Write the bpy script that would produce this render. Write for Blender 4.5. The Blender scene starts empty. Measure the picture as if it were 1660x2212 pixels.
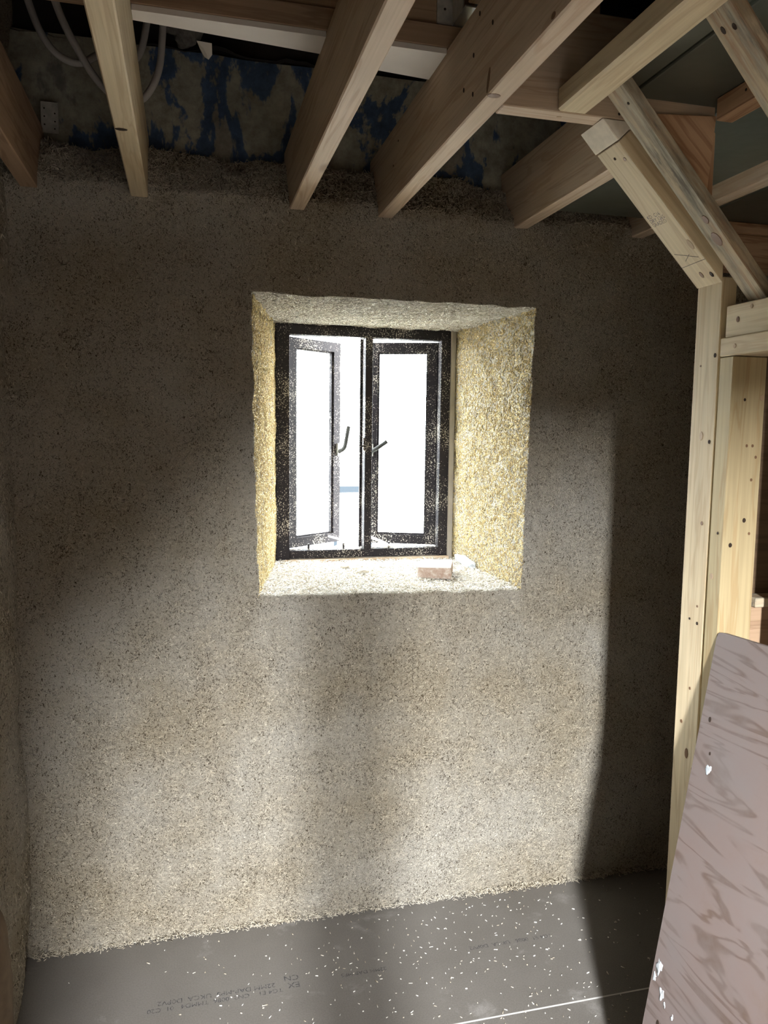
import bpy, bmesh, math, random
import numpy as np
from mathutils import Vector, Matrix

S = bpy.context.scene
COL = S.collection
rng = np.random.default_rng(11)
random.seed(5)

# ------------------------------------------------------------------ camera
EYE = 1.587
F_PX, YAW, PITCH, ROLL = 1661.0, 0.2498, -0.1047, 0.01253
cam_d = bpy.data.cameras.new('camera')
cam_d.sensor_fit = 'VERTICAL'
cam_d.sensor_height = 24.0
cam_d.lens = 24.0 * F_PX / 2212.0
cam_d.clip_start = 0.02
cam_d.clip_end = 200
cam = bpy.data.objects.new('camera', cam_d)
COL.objects.link(cam)
_f = Vector((math.sin(YAW) * math.cos(PITCH), math.cos(YAW) * math.cos(PITCH), math.sin(PITCH)))
_r = Vector((math.cos(YAW), -math.sin(YAW), 0))
_u = _r.cross(_f)
_r2 = _r * math.cos(ROLL) + _u * math.sin(ROLL)
_u2 = _u * math.cos(ROLL) - _r * math.sin(ROLL)
m = Matrix((( _r2.x, _u2.x, -_f.x, 0), (_r2.y, _u2.y, -_f.y, -2.35), (_r2.z, _u2.z, -_f.z, EYE), (0, 0, 0, 1)))
cam.matrix_world = m
S.camera = cam

# ------------------------------------------------------------------ world, lights, exposure
W = bpy.data.worlds.new('overcast_sky')
S.world = W
W.use_nodes = True
bg = W.node_tree.nodes['Background']
bg.inputs[0].default_value = (0.93, 0.97, 1.0, 1)
bg.inputs[1].default_value = 56.0

def area(name, loc, rot, sx, sy, power, color=(1, 1, 1), portal=False):
    d = bpy.data.lights.new(name, 'AREA')
    d.shape = 'RECTANGLE'
    d.size, d.size_y = sx, sy
    d.energy = power
    d.color = color
    if portal:
        d.cycles.is_portal = True
    o = bpy.data.objects.new(name, d)
    o.location = loc
    o.rotation_euler = rot
    COL.objects.link(o)
    return o
# daylight arriving at the window in the photograph (guides sky sampling only)
area('window_sky_portal', (0.69, 1.02, 1.53), (math.radians(-90), 0, 0), 1.1, 1.2, 1, portal=True)
# added daylight lamp at an assumed, unseen tall narrow window behind the photographer
area('added_rear_lamp', (-0.05, -4.42, 2.30), (math.radians(90), 0, 0), 0.20, 1.06, 690, (0.97, 0.985, 1.0))  # added; sized and powered to shape the lit lower wall
S.view_settings.view_transform = 'Standard'
S.view_settings.look = 'None'
S.view_settings.gamma = 1
S.view_settings.use_curve_mapping = False
S.view_settings.exposure = 0.3
S.cycles.max_bounces = 4
S.cycles.diffuse_bounces = 3
S.cycles.glossy_bounces = 2
S.cycles.transmission_bounces = 2
S.cycles.transparent_max_bounces = 6

# ------------------------------------------------------------------ helpers: nodes
def newmat(name):
    mt = bpy.data.materials.new(name)
    mt.use_nodes = True
    nt = mt.node_tree
    b = nt.nodes['Principled BSDF']
    b.inputs['Roughness'].default_value = 0.85
    b.inputs['Specular IOR Level'].default_value = 0.25
    return mt, nt, b
def N(nt, typ, **kw):
    n = nt.nodes.new(typ)
    for k, v in kw.items():
        if k.startswith('i_'):
            key = k[2:]
            key = int(key) if key.isdigit() else key.replace('_', ' ')
            n.inputs[key].default_value = v
        else:
            setattr(n, k, v)
    return n
def ramp(nt, src, stops, interp='LINEAR'):
    r = N(nt, 'ShaderNodeValToRGB')
    cr = r.color_ramp
    cr.interpolation = interp
    while len(cr.elements) < len(stops):
        cr.elements.new(0.5)
    for e, (p, c) in zip(cr.elements, stops):
        e.position = p
        e.color = c if len(c) == 4 else (*c, 1)
    nt.links.new(src, r.inputs[0])
    return r.outputs[0]
def noise(nt, vec, scale, detail=4, rough=0.55, dist=0.0):
    n = N(nt, 'ShaderNodeTexNoise')
    n.inputs['Scale'].default_value = scale
    n.inputs['Detail'].default_value = detail
    n.inputs['Roughness'].default_value = rough
    n.inputs['Distortion'].default_value = dist
    if vec is not None:
        nt.links.new(vec, n.inputs['Vector'])
    return n.outputs['Fac']
def mix(nt, fac, a, b, mode='MIX'):
    n = N(nt, 'ShaderNodeMix', data_type='RGBA', blend_type=mode)
    for sock, v in ((n.inputs[0], fac), (n.inputs[6], a), (n.inputs[7], b)):
        if isinstance(v, (int, float)):
            sock.default_value = v
        elif isinstance(v, tuple):
            sock.default_value = v if len(v) == 4 else (*v, 1)
        else:
            nt.links.new(v, sock)
    return n.outputs[2]
def mapping(nt, vec, scale=(1, 1, 1), loc=None):
    mp = N(nt, 'ShaderNodeMapping')
    mp.inputs['Scale'].default_value = scale
    nt.links.new(vec, mp.inputs['Vector'])
    if loc is not None:
        nt.links.new(loc, mp.inputs['Location'])
    return mp.outputs[0]
def objvec(nt, scale=(1, 1, 1), rnd=True):
    tc = N(nt, 'ShaderNodeTexCoord')
    loc = None
    if rnd:
        oi = N(nt, 'ShaderNodeObjectInfo')
        mu = N(nt, 'ShaderNodeVectorMath', operation='SCALE')
        cb = N(nt, 'ShaderNodeCombineXYZ')
        for i in range(3):
            nt.links.new(oi.outputs['Random'], cb.inputs[i])
        nt.links.new(cb.outputs[0], mu.inputs[0])
        mu.inputs['Scale'].default_value = 37.0
        loc = mu.outputs[0]
    return mapping(nt, tc.outputs['Object'], scale, loc)
def posvec(nt, scale=(1, 1, 1)):
    g = N(nt, 'ShaderNodeNewGeometry')
    return mapping(nt, g.outputs['Position'], scale)
def bump(nt, b, h, strength, dist=0.002):
    n = N(nt, 'ShaderNodeBump')
    n.inputs['Strength'].default_value = strength
    n.inputs['Distance'].default_value = dist
    nt.links.new(h, n.inputs['Height'])
    nt.links.new(n.outputs[0], b.inputs['Normal'])

# ------------------------------------------------------------------ materials
def wood(name, light, dark, ring=0.5, grey=0.0, rough=0.7, knots=True):
    """sawn softwood, grain along the object's local X"""
    mt, nt, b = newmat(name)
    v = objvec(nt, (1.1, 16, 16))
    n1 = noise(nt, v, 1.6, 3, 0.55, 0.6)
    bands = N(nt, 'ShaderNodeMath', operation='SINE')
    mul = N(nt, 'ShaderNodeMath', operation='MULTIPLY')
    mul.inputs[1].default_value = 26.0
    nt.links.new(n1, mul.inputs[0])
    nt.links.new(mul.outputs[0], bands.inputs[0])
    c = ramp(nt, bands.outputs[0], [(0.0, light), (0.55, tuple(l * .96 for l in light)), (1.0, tuple(l + (d - l) * ring for l, d in zip(light, dark)))])
    fine = noise(nt, objvec(nt, (3, 140, 140)), 1.0, 3, 0.6)
    c = mix(nt, 1.0, c, ramp(nt, fine, [(0.25, (0.86, 0.85, 0.83)), (0.7, (1.06, 1.06, 1.06))]), 'MULTIPLY')
    big = noise(nt, objvec(nt, (1.5, 5, 5)), 1.4, 2)
    c = mix(nt, 1.0, c, ramp(nt, big, [(0.3, (0.84, 0.82, 0.79)), (0.7, (1.05, 1.05, 1.05))]), 'MULTIPLY')
    if knots:
        vo = N(nt, 'ShaderNodeTexVoronoi')
        nt.links.new(objvec(nt, (2.2, 5.0, 5.0)), vo.inputs['Vector'])
        vo.inputs['Scale'].default_value = 1.0
        k = ramp(nt, vo.outputs['Distance'], [(0.0, (0.95,) * 3), (0.05, (0.75,) * 3), (0.10, (0, 0, 0))])
        c = mix(nt, k, c, tuple(d * .55 for d in dark))
    if grey > 0:
        g = noise(nt, objvec(nt, (3.0, 14, 14)), 2.2, 6, 0.7)
        gm = ramp(nt, g, [(0.40, (0, 0, 0)), (0.58, (grey,) * 3)])
        gc = mix(nt, ramp(nt, noise(nt, objvec(nt, (6, 60, 60)), 1.0, 5, 0.7), [(0.35, (0, 0, 0)), (0.65, (1, 1, 1))]), (0.10, 0.088, 0.065), (0.47, 0.42, 0.32))
        c = mix(nt, gm, c, gc)
    nt.links.new(c, b.inputs['Base Color'])
    b.inputs['Roughness'].default_value = rough
    bump(nt, b, fine, 0.22, 0.001)
    return mt
M = {}
M['pine'] = wood('pine', (0.63, 0.50, 0.375), (0.46, 0.31, 0.20), 0.55)
M['pine_pale'] = wood('pine_pale', (0.66, 0.545, 0.365), (0.49, 0.355, 0.215), 0.5)
M['pine_shade'] = wood('pine_shade', (0.13, 0.085, 0.05), (0.08, 0.05, 0.03), 0.5)  # very dark tone: shade behind the partition put into the colour
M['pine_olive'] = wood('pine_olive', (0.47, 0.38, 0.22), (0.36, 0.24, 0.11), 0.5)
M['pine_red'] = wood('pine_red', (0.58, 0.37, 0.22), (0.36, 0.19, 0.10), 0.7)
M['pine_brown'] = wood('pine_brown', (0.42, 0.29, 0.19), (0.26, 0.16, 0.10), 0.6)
M['weathered'] = wood('weathered', (0.50, 0.40, 0.27), (0.28, 0.16, 0.09), 0.7, grey=0.95, rough=0.9)

def simple(name, col, rough=0.8, metal=0.0, var=0.0, vscale=20, spec=0.25, bmp=0.0):
    mt, nt, b = newmat(name)
    b.inputs['Base Color'].default_value = (*col, 1)
    b.inputs['Roughness'].default_value = rough
    b.inputs['Metallic'].default_value = metal
    b.inputs['Specular IOR Level'].default_value = spec
    if var or bmp:
        n = noise(nt, objvec(nt), vscale, 5, 0.6)
        if var:
            c = mix(nt, 1.0, (*col, 1), ramp(nt, n, [(0.3, (1 - var,) * 3), (0.7, (1 + var * .5,) * 3)]), 'MULTIPLY')
            nt.links.new(c, b.inputs['Base Color'])
        if bmp:
            bump(nt, b, n, bmp, 0.003)
    return mt
M['end_grain'] = simple('end_grain', (0.74, 0.66, 0.54), 0.85, var=0.12, vscale=60)
M['hole'] = simple('nail_hole', (0.035, 0.022, 0.015), 0.9)
M['knot'] = simple('knot', (0.20, 0.11, 0.06), 0.6, var=0.4, vscale=120)
M['knot_pale'] = simple('knot_pale', (0.46, 0.33, 0.21), 0.6, var=0.3, vscale=120)
M['pencil'] = simple('pencil', (0.16, 0.14, 0.12), 0.8)
M['ink'] = simple('ink', (0.30, 0.28, 0.36), 0.8)
M['zinc'] = simple('zinc', (0.62, 0.64, 0.65), 0.35, 0.9, var=0.2, vscale=40)
M['zinc_dull'] = simple('zinc_dull', (0.50, 0.48, 0.44), 0.7, 0.1, var=0.3, vscale=50)
M['conduit'] = simple('conduit', (0.46, 0.43, 0.40), 0.55, var=0.15, vscale=15)
M['white_board'] = simple('white_board', (0.72, 0.66, 0.60), 0.8, var=0.08, vscale=6)
M['paper'] = simple('paper', (0.62, 0.60, 0.56), 0.9)
M['fluff'] = simple('fluff', (0.16, 0.145, 0.125), 1.0, var=0.4, vscale=60, bmp=0.6)
M['black_void'] = simple('soot_and_void_black', (0.035, 0.03, 0.028), 0.95, var=0.4, vscale=6)  # soot on the masonry; on the boards, the unlit void put into colour
M['foam'] = simple('foam', (0.50, 0.53, 0.56), 0.8, var=0.1, vscale=40, bmp=0.4)
M['pebble'] = simple('pebble', (0.62, 0.57, 0.48), 0.85, var=0.2, vscale=50)
M['white_metal'] = simple('white_metal', (0.75, 0.74, 0.70), 0.5, 0.0, var=0.15, vscale=60)
M['steel_grey'] = simple('steel_grey', (0.50, 0.49, 0.46), 0.4, 0.6, var=0.15, vscale=60)
M['lever'] = simple('lever', (0.05, 0.05, 0.048), 0.8, spec=0.05)
M['render_grey'] = simple('render_grey', (0.34, 0.31, 0.27), 0.95, var=0.2, vscale=8, bmp=0.3)
M['concrete_out'] = simple('concrete_out', (0.50, 0.49, 0.46), 0.95, var=0.15, vscale=1.5)
M['rail_out'] = simple('rail_out', (0.010, 0.013, 0.016), 0.8, spec=0.05)
M['stone'] = simple('stone', (0.19, 0.145, 0.10), 0.95, var=0.35, vscale=12, bmp=0.8)

def mat_hemp(name, base_a, base_b, lime_amt):
    mt, nt, b = newmat(name)
    p = posvec(nt)
    fib = noise(nt, posvec(nt, (1, 1, 1.6)), 120, 3, 0.7, 1.6)
    fib2 = noise(nt, posvec(nt, (1.5, 1, 1)), 125, 2, 0.7, 1.6)
    c = mix(nt, ramp(nt, fib, [(0.34, (0, 0, 0)), (0.60, (1, 1, 1))]), base_a, base_b)
    lime = noise(nt, p, 2.1, 5, 0.6)
    lm = ramp(nt, lime, [(0.36, (0, 0, 0)), (0.62, (lime_amt,) * 3)])
    c = mix(nt, lm, c, (0.60, 0.585, 0.54))
    dens = noise(nt, p, 9, 3, 0.6)
    pit = N(nt, 'ShaderNodeMath', operation='MULTIPLY_ADD')
    nt.links.new(dens, pit.inputs[0])
    pit.inputs[1].default_value = 0.22
    nt.links.new(fib2, pit.inputs[2])
    pit_shade = ramp(nt, pit.outputs[0], [(0.475, (0.95,) * 3), (0.535, (0, 0, 0))])
    c = mix(nt, pit_shade, c, (0.075, 0.055, 0.033))  # shade inside the pits put into the colour
    nt.links.new(c, b.inputs['Base Color'])
    b.inputs['Roughness'].default_value = 0.95
    b.inputs['Specular IOR Level'].default_value = 0.1
    add = N(nt, 'ShaderNodeMath', operation='ADD')
    nt.links.new(fib, add.inputs[0])
    nt.links.new(fib2, add.inputs[1])
    bump(nt, b, add.outputs[0], 1.0, 0.008)
    return mt
M['hemp'] = mat_hemp('hempcrete', (0.30, 0.25, 0.175), (0.48, 0.42, 0.315), 0.5)

def mat_shiv(name, stops, lime_amt):
    mt, nt, b = newmat(name)
    g = N(nt, 'ShaderNodeNewGeometry')
    c = ramp(nt, g.outputs['Random Per Island'], stops)
    lime = noise(nt, posvec(nt), 2.1, 5, 0.6)
    lm = ramp(nt, lime, [(0.40, (0, 0, 0)), (0.68, (lime_amt,) * 3)])
    c = mix(nt, lm, c, (0.60, 0.59, 0.55))
    nt.links.new(c, b.inputs['Base Color'])
    b.inputs['Roughness'].default_value = 0.8
    b.inputs['Specular IOR Level'].default_value = 0.15
    return mt
SH = [(0.0, (0.06, 0.045, 0.028)), (0.24, (0.12, 0.09, 0.055)), (0.29, (0.42, 0.36, 0.265)), (0.6, (0.52, 0.455, 0.345)), (0.92, (0.60, 0.54, 0.42)), (1.0, (0.72, 0.65, 0.50))]
M['shiv'] = mat_shiv('hemp_shiv', SH, 0.5)
M['shiv_straw'] = mat_shiv('hemp_straw', [(0.0, (0.36, 0.25, 0.11)), (0.3, (0.56, 0.43, 0.20)), (0.7, (0.68, 0.56, 0.30)), (1.0, (0.76, 0.66, 0.42))], 0.0)
M['shiv_head'] = mat_shiv('limed_head', [(0.0, (0.12, 0.10, 0.07)), (0.15, (0.42, 0.38, 0.31)), (0.5, (0.58, 0.54, 0.46)), (1.0, (0.68, 0.65, 0.58))], 0.3)
M['shiv_pale'] = mat_shiv('pale_chips', [(0.0, (0.52, 0.44, 0.33)), (0.5, (0.72, 0.68, 0.60)), (1.0, (0.84, 0.82, 0.77))], 0.0)

def mat_oldwall():
    mt, nt, b = newmat('old_painted_plaster')
    n = noise(nt, posvec(nt, (1.6, 1, 0.8)), 3.3, 6, 0.62, 0.3)
    c = ramp(nt, n, [(0.0, (0.26, 0.235, 0.19)), (0.40, (0.30, 0.275, 0.225)), (0.425, (0.07, 0.11, 0.19)), (0.49, (0.085, 0.135, 0.235)), (0.51, (0.38, 0.36, 0.285)), (0.62, (0.42, 0.40, 0.32)), (0.66, (0.22, 0.21, 0.185))])
    d = noise(nt, posvec(nt), 26, 5, 0.7)
    c = mix(nt, 1.0, c, ramp(nt, d, [(0.3, (0.55,) * 3), (0.65, (1.1,) * 3)]), 'MULTIPLY')
    nt.links.new(c, b.inputs['Base Color'])
    b.inputs['Roughness'].default_value = 0.8
    bump(nt, b, n, 0.5, 0.006)
    return mt
M['old_wall'] = mat_oldwall()

def mat_floor():
    mt, nt, b = newmat('film_faced_chipboard')
    p = posvec(nt)
    n = noise(nt, p, 2.2, 5, 0.6)
    c = ramp(nt, n, [(0.3, (0.122, 0.112, 0.10)), (0.7, (0.163, 0.152, 0.138))])
    sm = noise(nt, posvec(nt, (1, 1.4, 1)), 5.2, 6, 0.68, 0.4)
    c = mix(nt, ramp(nt, sm, [(0.60, (0, 0, 0)), (0.70, (0.40,) * 3)]), c, (0.34, 0.33, 0.315))
    f = noise(nt, posvec(nt, (1, 1, 1)), 240, 2, 0.6)
    c = mix(nt, 1.0, c, ramp(nt, f, [(0.35, (0.88,) * 3), (0.65, (1.1,) * 3)]), 'MULTIPLY')
    nt.links.new(c, b.inputs['Base Color'])
    b.inputs['Roughness'].default_value = 0.42
    b.inputs['Specular IOR Level'].default_value = 0.4
    bump(nt, b, n, 0.15, 0.004)
    return mt
M['floor'] = mat_floor()
M['dust_line'] = simple('dust_in_joint', (0.55, 0.54, 0.52), 0.9)

def mat_ply():
    mt, nt, b = newmat('worn_plywood')
    v = objvec(nt, (1.3, 6.0, 5.0), rnd=False)
    n1 = noise(nt, v, 1.5, 3, 0.55, 1.4)
    sn = N(nt, 'ShaderNodeMath', operation='SINE')
    mu = N(nt, 'ShaderNodeMath', operation='MULTIPLY')
    mu.inputs[1].default_value = 34.0
    nt.links.new(n1, mu.inputs[0])
    nt.links.new(mu.outputs[0], sn.inputs[0])
    c = ramp(nt, sn.outputs[0], [(0.0, (0.182, 0.140, 0.128)), (0.6, (0.172, 0.131, 0.118)), (1.0, (0.122, 0.086, 0.07))])
    g = noise(nt, objvec(nt, rnd=False), 3.2, 6, 0.65)
    c = mix(nt, ramp(nt, g, [(0.42, (0, 0, 0)), (0.62, (0.7,) * 3)]), c, (0.175, 0.151, 0.145))
    c = mix(nt, ramp(nt, g, [(0.28, (0.55,) * 3), (0.42, (0, 0, 0))]), c, (0.155, 0.11, 0.08))
    s = noise(nt, objvec(nt, rnd=False), 17, 5, 0.75)
    c = mix(nt, ramp(nt, s, [(0.70, (0, 0, 0)), (0.75, (0.75,) * 3)]), c, (0.40, 0.38, 0.36))
    c = mix(nt, ramp(nt, s, [(0.24, (0.7,) * 3), (0.29, (0, 0, 0))]), c, (0.10, 0.07, 0.06))
    nt.links.new(c, b.inputs['Base Color'])
    b.inputs['Roughness'].default_value = 0.7
    bump(nt, b, n1, 0.25, 0.004)
    return mt
M['ply'] = mat_ply()

def mat_green():
    mt, nt, b = newmat('green_film_sheet')
    n = noise(nt, posvec(nt), 3.0, 4)
    c = ramp(nt, n, [(0.3, (0.075, 0.08, 0.062)), (0.7, (0.115, 0.118, 0.092))])
    nt.links.new(c, b.inputs['Base Color'])
    b.inputs['Roughness'].default_value = 0.38
    b.inputs['Specular IOR Level'].default_value = 0.45
    bump(nt, b, n, 0.25, 0.03)
    return mt
M['green'] = mat_green()

def mat_frame():
    mt, nt, b = newmat('dark_bronze_frame_lime_splashed')
    d = noise(nt, posvec(nt), 210, 2, 0.5)
    big = noise(nt, posvec(nt), 9, 3, 0.6)
    dm = N(nt, 'ShaderNodeMath', operation='ADD')
    sc = N(nt, 'ShaderNodeMath', operation='MULTIPLY')
    sc.inputs[1].default_value = 0.55
    nt.links.new(big, sc.inputs[0])
    nt.links.new(d, dm.inputs[0])
    nt.links.new(sc.outputs[0], dm.inputs[1])
    c = mix(nt, ramp(nt, dm.outputs[0], [(0.885, (0, 0, 0)), (0.925, (0.9,) * 3)]), (0.018, 0.0155, 0.018), (0.42, 0.39, 0.34))
    nt.links.new(c, b.inputs['Base Color'])
    b.inputs['Roughness'].default_value = 0.65
    b.inputs['Specular IOR Level'].default_value = 0.12
    return mt
M['frame'] = mat_frame()

def mat_glass():
    mt, nt, b = newmat('dusty_glass')
    out = nt.nodes['Material Output']
    tr = N(nt, 'ShaderNodeBsdfTransparent')
    tr.inputs[0].default_value = (0.93, 0.96, 0.96, 1)
    gl = N(nt, 'ShaderNodeBsdfGlossy')
    gl.inputs['Roughness'].default_value = 0.03
    df = N(nt, 'ShaderNodeBsdfDiffuse')
    df.inputs[0].default_value = (0.013, 0.016, 0.021, 1)
    m1 = N(nt, 'ShaderNodeMixShader')
    m1.inputs[0].default_value = 0.06
    nt.links.new(tr.outputs[0], m1.inputs[1])
    nt.links.new(gl.outputs[0], m1.inputs[2])
    m2 = N(nt, 'ShaderNodeMixShader')
    a = noise(nt, posvec(nt), 120, 4, 0.75)
    bb = noise(nt, posvec(nt, (1.6, 1, 0.7)), 5, 3)
    mm = N(nt, 'ShaderNodeMath', operation='MULTIPLY')
    r1 = ramp(nt, a, [(0.54, (0, 0, 0)), (0.62, (0.97,) * 3)])
    r2 = ramp(nt, bb, [(0.58, (0, 0, 0)), (0.66, (1, 1, 1))])
    nt.links.new(r1, mm.inputs[0])
    nt.links.new(r2, mm.inputs[1])
    nt.links.new(mm.outputs[0], m2.inputs[0])
    nt.links.new(m1.outputs[0], m2.inputs[1])
    nt.links.new(df.outputs[0], m2.inputs[2])
    nt.links.new(m2.outputs[0], out.inputs[0])
    return mt
M['glass'] = mat_glass()

def mat_brick():
    mt, nt, b = newmat('brick_lit_top')
    g = N(nt, 'ShaderNodeNewGeometry')
    n = noise(nt, objvec(nt), 55, 5, 0.7)
    c = ramp(nt, n, [(0.3, (0.30, 0.20, 0.15)), (0.5, (0.40, 0.31, 0.25)), (0.66, (0.55, 0.50, 0.45))])
    sx = N(nt, 'ShaderNodeSeparateXYZ')
    nt.links.new(g.outputs['Normal'], sx.inputs[0])
    lit_top = mix(nt, ramp(nt, sx.outputs[2], [(0.4, (0, 0, 0)), (0.8, (0.85,) * 3)]), c, (0.68, 0.66, 0.62))  # upward faces paler: light on the brick's top put into the colour
    nt.links.new(lit_top, b.inputs['Base Color'])
    bump(nt, b, n, 0.4, 0.003)
    return mt
M['brick'] = mat_brick()

def mat_print(name, col, a0, a1, sc):
    mt, nt, b = newmat(name)
    out = nt.nodes['Material Output']
    b.inputs['Base Color'].default_value = (*col, 1)
    tr = N(nt, 'ShaderNodeBsdfTransparent')
    mx = N(nt, 'ShaderNodeMixShader')
    n = noise(nt, posvec(nt), sc, 4, 0.7)
    nt.links.new(ramp(nt, n, [(0.38, (a0,) * 3), (0.6, (a1,) * 3)]), mx.inputs[0])
    nt.links.new(tr.outputs[0], mx.inputs[1])
    nt.links.new(b.outputs[0], mx.inputs[2])
    nt.links.new(mx.outputs[0], out.inputs[0])
    return mt
M['floor_print'] = mat_print('floor_print', (0.06, 0.065, 0.075), 0.15, 0.75, 90)
M['stamp_print'] = mat_print('stamp_print', (0.10, 0.09, 0.15), 0.45, 0.95, 200)

# ------------------------------------------------------------------ helpers: objects
def tag(o, label=None, cat=None, group=None, kind=None):
    if label: o['label'] = label
    if cat: o['category'] = cat
    if group: o['group'] = group
    if kind: o['kind'] = kind
    return o
def link(name, me, mat, parent=None):
    o = bpy.data.objects.new(name, me)
    COL.objects.link(o)
    if mat is not None and not me.materials:
        me.materials.append(mat)
    if parent is not None:
        o.parent = parent
    return o
def empty(name, loc=(0, 0, 0)):
    o = bpy.data.objects.new(name, None)
    o.empty_display_size = 0.05
    COL.objects.link(o)
    o.location = loc
    return o
def bm_mesh(name, bm, smooth=False):
    bmesh.ops.recalc_face_normals(bm, faces=bm.faces)
    me = bpy.data.meshes.new(name)
    bm.to_mesh(me)
    bm.free()
    if smooth:
        for p in me.polygons:
            p.use_smooth = True
    return me
def bm_box(bm, c, s, rot=None):
    r = bmesh.ops.create_cube(bm, size=1.0)
    mt = Matrix.Translation(c) @ (rot.to_4x4() if rot is not None else Matrix.Identity(4)) @ Matrix.Diagonal((*s, 1))
    bmesh.ops.transform(bm, matrix=mt, verts=r['verts'])
    return r['verts']
def bevel_all(bm, w, seg=1):
    bmesh.ops.bevel(bm, geom=list(bm.edges), offset=w, segments=seg, affect='EDGES', profile=0.6)
def box_obj(name, x0, x1, y0, y1, z0, z1, mat, parent=None, bev=0.002, axis='X', jitter=0.0):
    """box in world bounds; its local X lies along `axis` so that grain follows it"""
    c = Vector(((x0 + x1) / 2, (y0 + y1) / 2, (z0 + z1) / 2))
    d = Vector((x1 - x0, y1 - y0, z1 - z0))
    R = {'X': Matrix.Identity(3), 'Y': Matrix.Rotation(math.pi / 2, 3, 'Z'), 'Z': Matrix.Rotation(-math.pi / 2, 3, 'Y')}[axis]
    ld = R.transposed() @ d
    ld = Vector([abs(k) for k in ld])
    bm = bmesh.new()
    bm_box(bm, (0, 0, 0), ld)
    if bev:
        bevel_all(bm, bev)
    o = link(name, bm_mesh(name, bm), mat)
    o.matrix_world = Matrix.Translation(c) @ R.to_4x4()
    if parent is not None:
        place_child(o, parent)
    return o
def place_child(o, parent):
    mw = o.matrix_world.copy()
    o.parent = parent
    bpy.context.view_layer.update() if False else None
    o.matrix_parent_inverse = mat_of(parent).inverted()
    o.matrix_basis = mw
def mat_of(o):
    b = Matrix.LocRotScale(o.location, o.rotation_euler, o.scale) if o.rotation_mode != 'QUATERNION' else o.matrix_basis
    if o.parent is not None:
        return mat_of(o.parent) @ o.matrix_parent_inverse @ b
    return b
def prism_xz(name, pts, y0, y1, ang, mat, bev=0.0015, parent=None):
    """polygon given in world x,z, running from y0 to y1; grain (local X) turned by ang in the xz plane"""
    R = Matrix.Rotation(-ang, 3, 'Y')
    cx = sum(p[0] for p in pts) / len(pts)
    cz = sum(p[1] for p in pts) / len(pts)
    o_ = Vector((cx, (y0 + y1) / 2, cz))
    Rt = R.transposed()
    bm = bmesh.new()
    a = [bm.verts.new(Rt @ (Vector((p[0], y0, p[1])) - o_)) for p in pts]
    b = [bm.verts.new(Rt @ (Vector((p[0], y1, p[1])) - o_)) for p in pts]
    bm.faces.new(a)
    bm.faces.new(b[::-1])
    n = len(pts)
    for i in range(n):
        bm.faces.new((a[i], b[i], b[(i + 1) % n], a[(i + 1) % n]))
    bmesh.ops.recalc_face_normals(bm, faces=bm.faces)
    if bev:
        bevel_all(bm, bev)
    o = link(name, bm_mesh(name, bm), mat)
    o.matrix_world = Matrix.Translation(o_) @ R.to_4x4()
    if parent is not None:
        place_child(o, parent)
    return o
_disc = {}
def disc(name, parent, p, nrm, r, mat, elong=1.0, along=(0, 0, 1)):
    """a small round mark (knot, nail hole) let into a face, 0.4 mm proud"""
    key = mat.name
    if key not in _disc:
        bm = bmesh.new()
        bmesh.ops.create_cone(bm, cap_ends=True, segments=10, radius1=1, radius2=0.92, depth=1)
        _disc[key] = bm_mesh('mark_' + key, bm)
        _disc[key].materials.append(mat)
    o = link(name, _disc[key], None)
    n = Vector(nrm).normalized()
    al = Vector(along)
    al = (al - n * al.dot(n)).normalized()
    si = n.cross(al)
    Rm = Matrix((al, si, n)).transposed().to_4x4()
    o.matrix_world = Matrix.Translation(Vector(p)) @ Rm @ Matrix.Diagonal((r * elong, r, 0.0012, 1))
    place_child(o, parent)
    return o
def tube(name, pts, r, mat, parent=None, res=6, bev=4):
    cu = bpy.data.curves.new(name, 'CURVE')
    cu.dimensions = '3D'
    sp = cu.splines.new('NURBS')
    sp.points.add(len(pts) - 1)
    for q, p in zip(sp.points, pts):
        q.co = (*p, 1)
    sp.use_endpoint_u = True
    sp.order_u = 3
    sp.resolution_u = res
    cu.bevel_depth = r
    cu.bevel_resolution = bev
    cu.use_fill_caps = True
    tmp = bpy.data.objects.new('tmp', cu)
    COL.objects.link(tmp)
    dg = bpy.context.evaluated_depsgraph_get()
    me = bpy.data.meshes.new_from_object(tmp.evaluated_get(dg))
    bpy.data.objects.remove(tmp)
    bpy.data.curves.remove(cu)
    me.materials.clear()
    for p in me.polygons:
        p.use_smooth = True
    return link(name, me, mat, parent)
def text_mesh(name, body, size, mat, line=1.0, extrude=0.0):
    cu = bpy.data.curves.new(name, 'FONT')
    cu.body = body
    cu.size = size
    cu.space_line = line
    cu.extrude = extrude
    tmp = bpy.data.objects.new('tmp', cu)
    COL.objects.link(tmp)
    dg = bpy.context.evaluated_depsgraph_get()
    me = bpy.data.meshes.new_from_object(tmp.evaluated_get(dg))
    bpy.data.objects.remove(tmp)
    bpy.data.curves.remove(cu)
    me.materials.clear()
    return link(name, me, mat)

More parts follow.
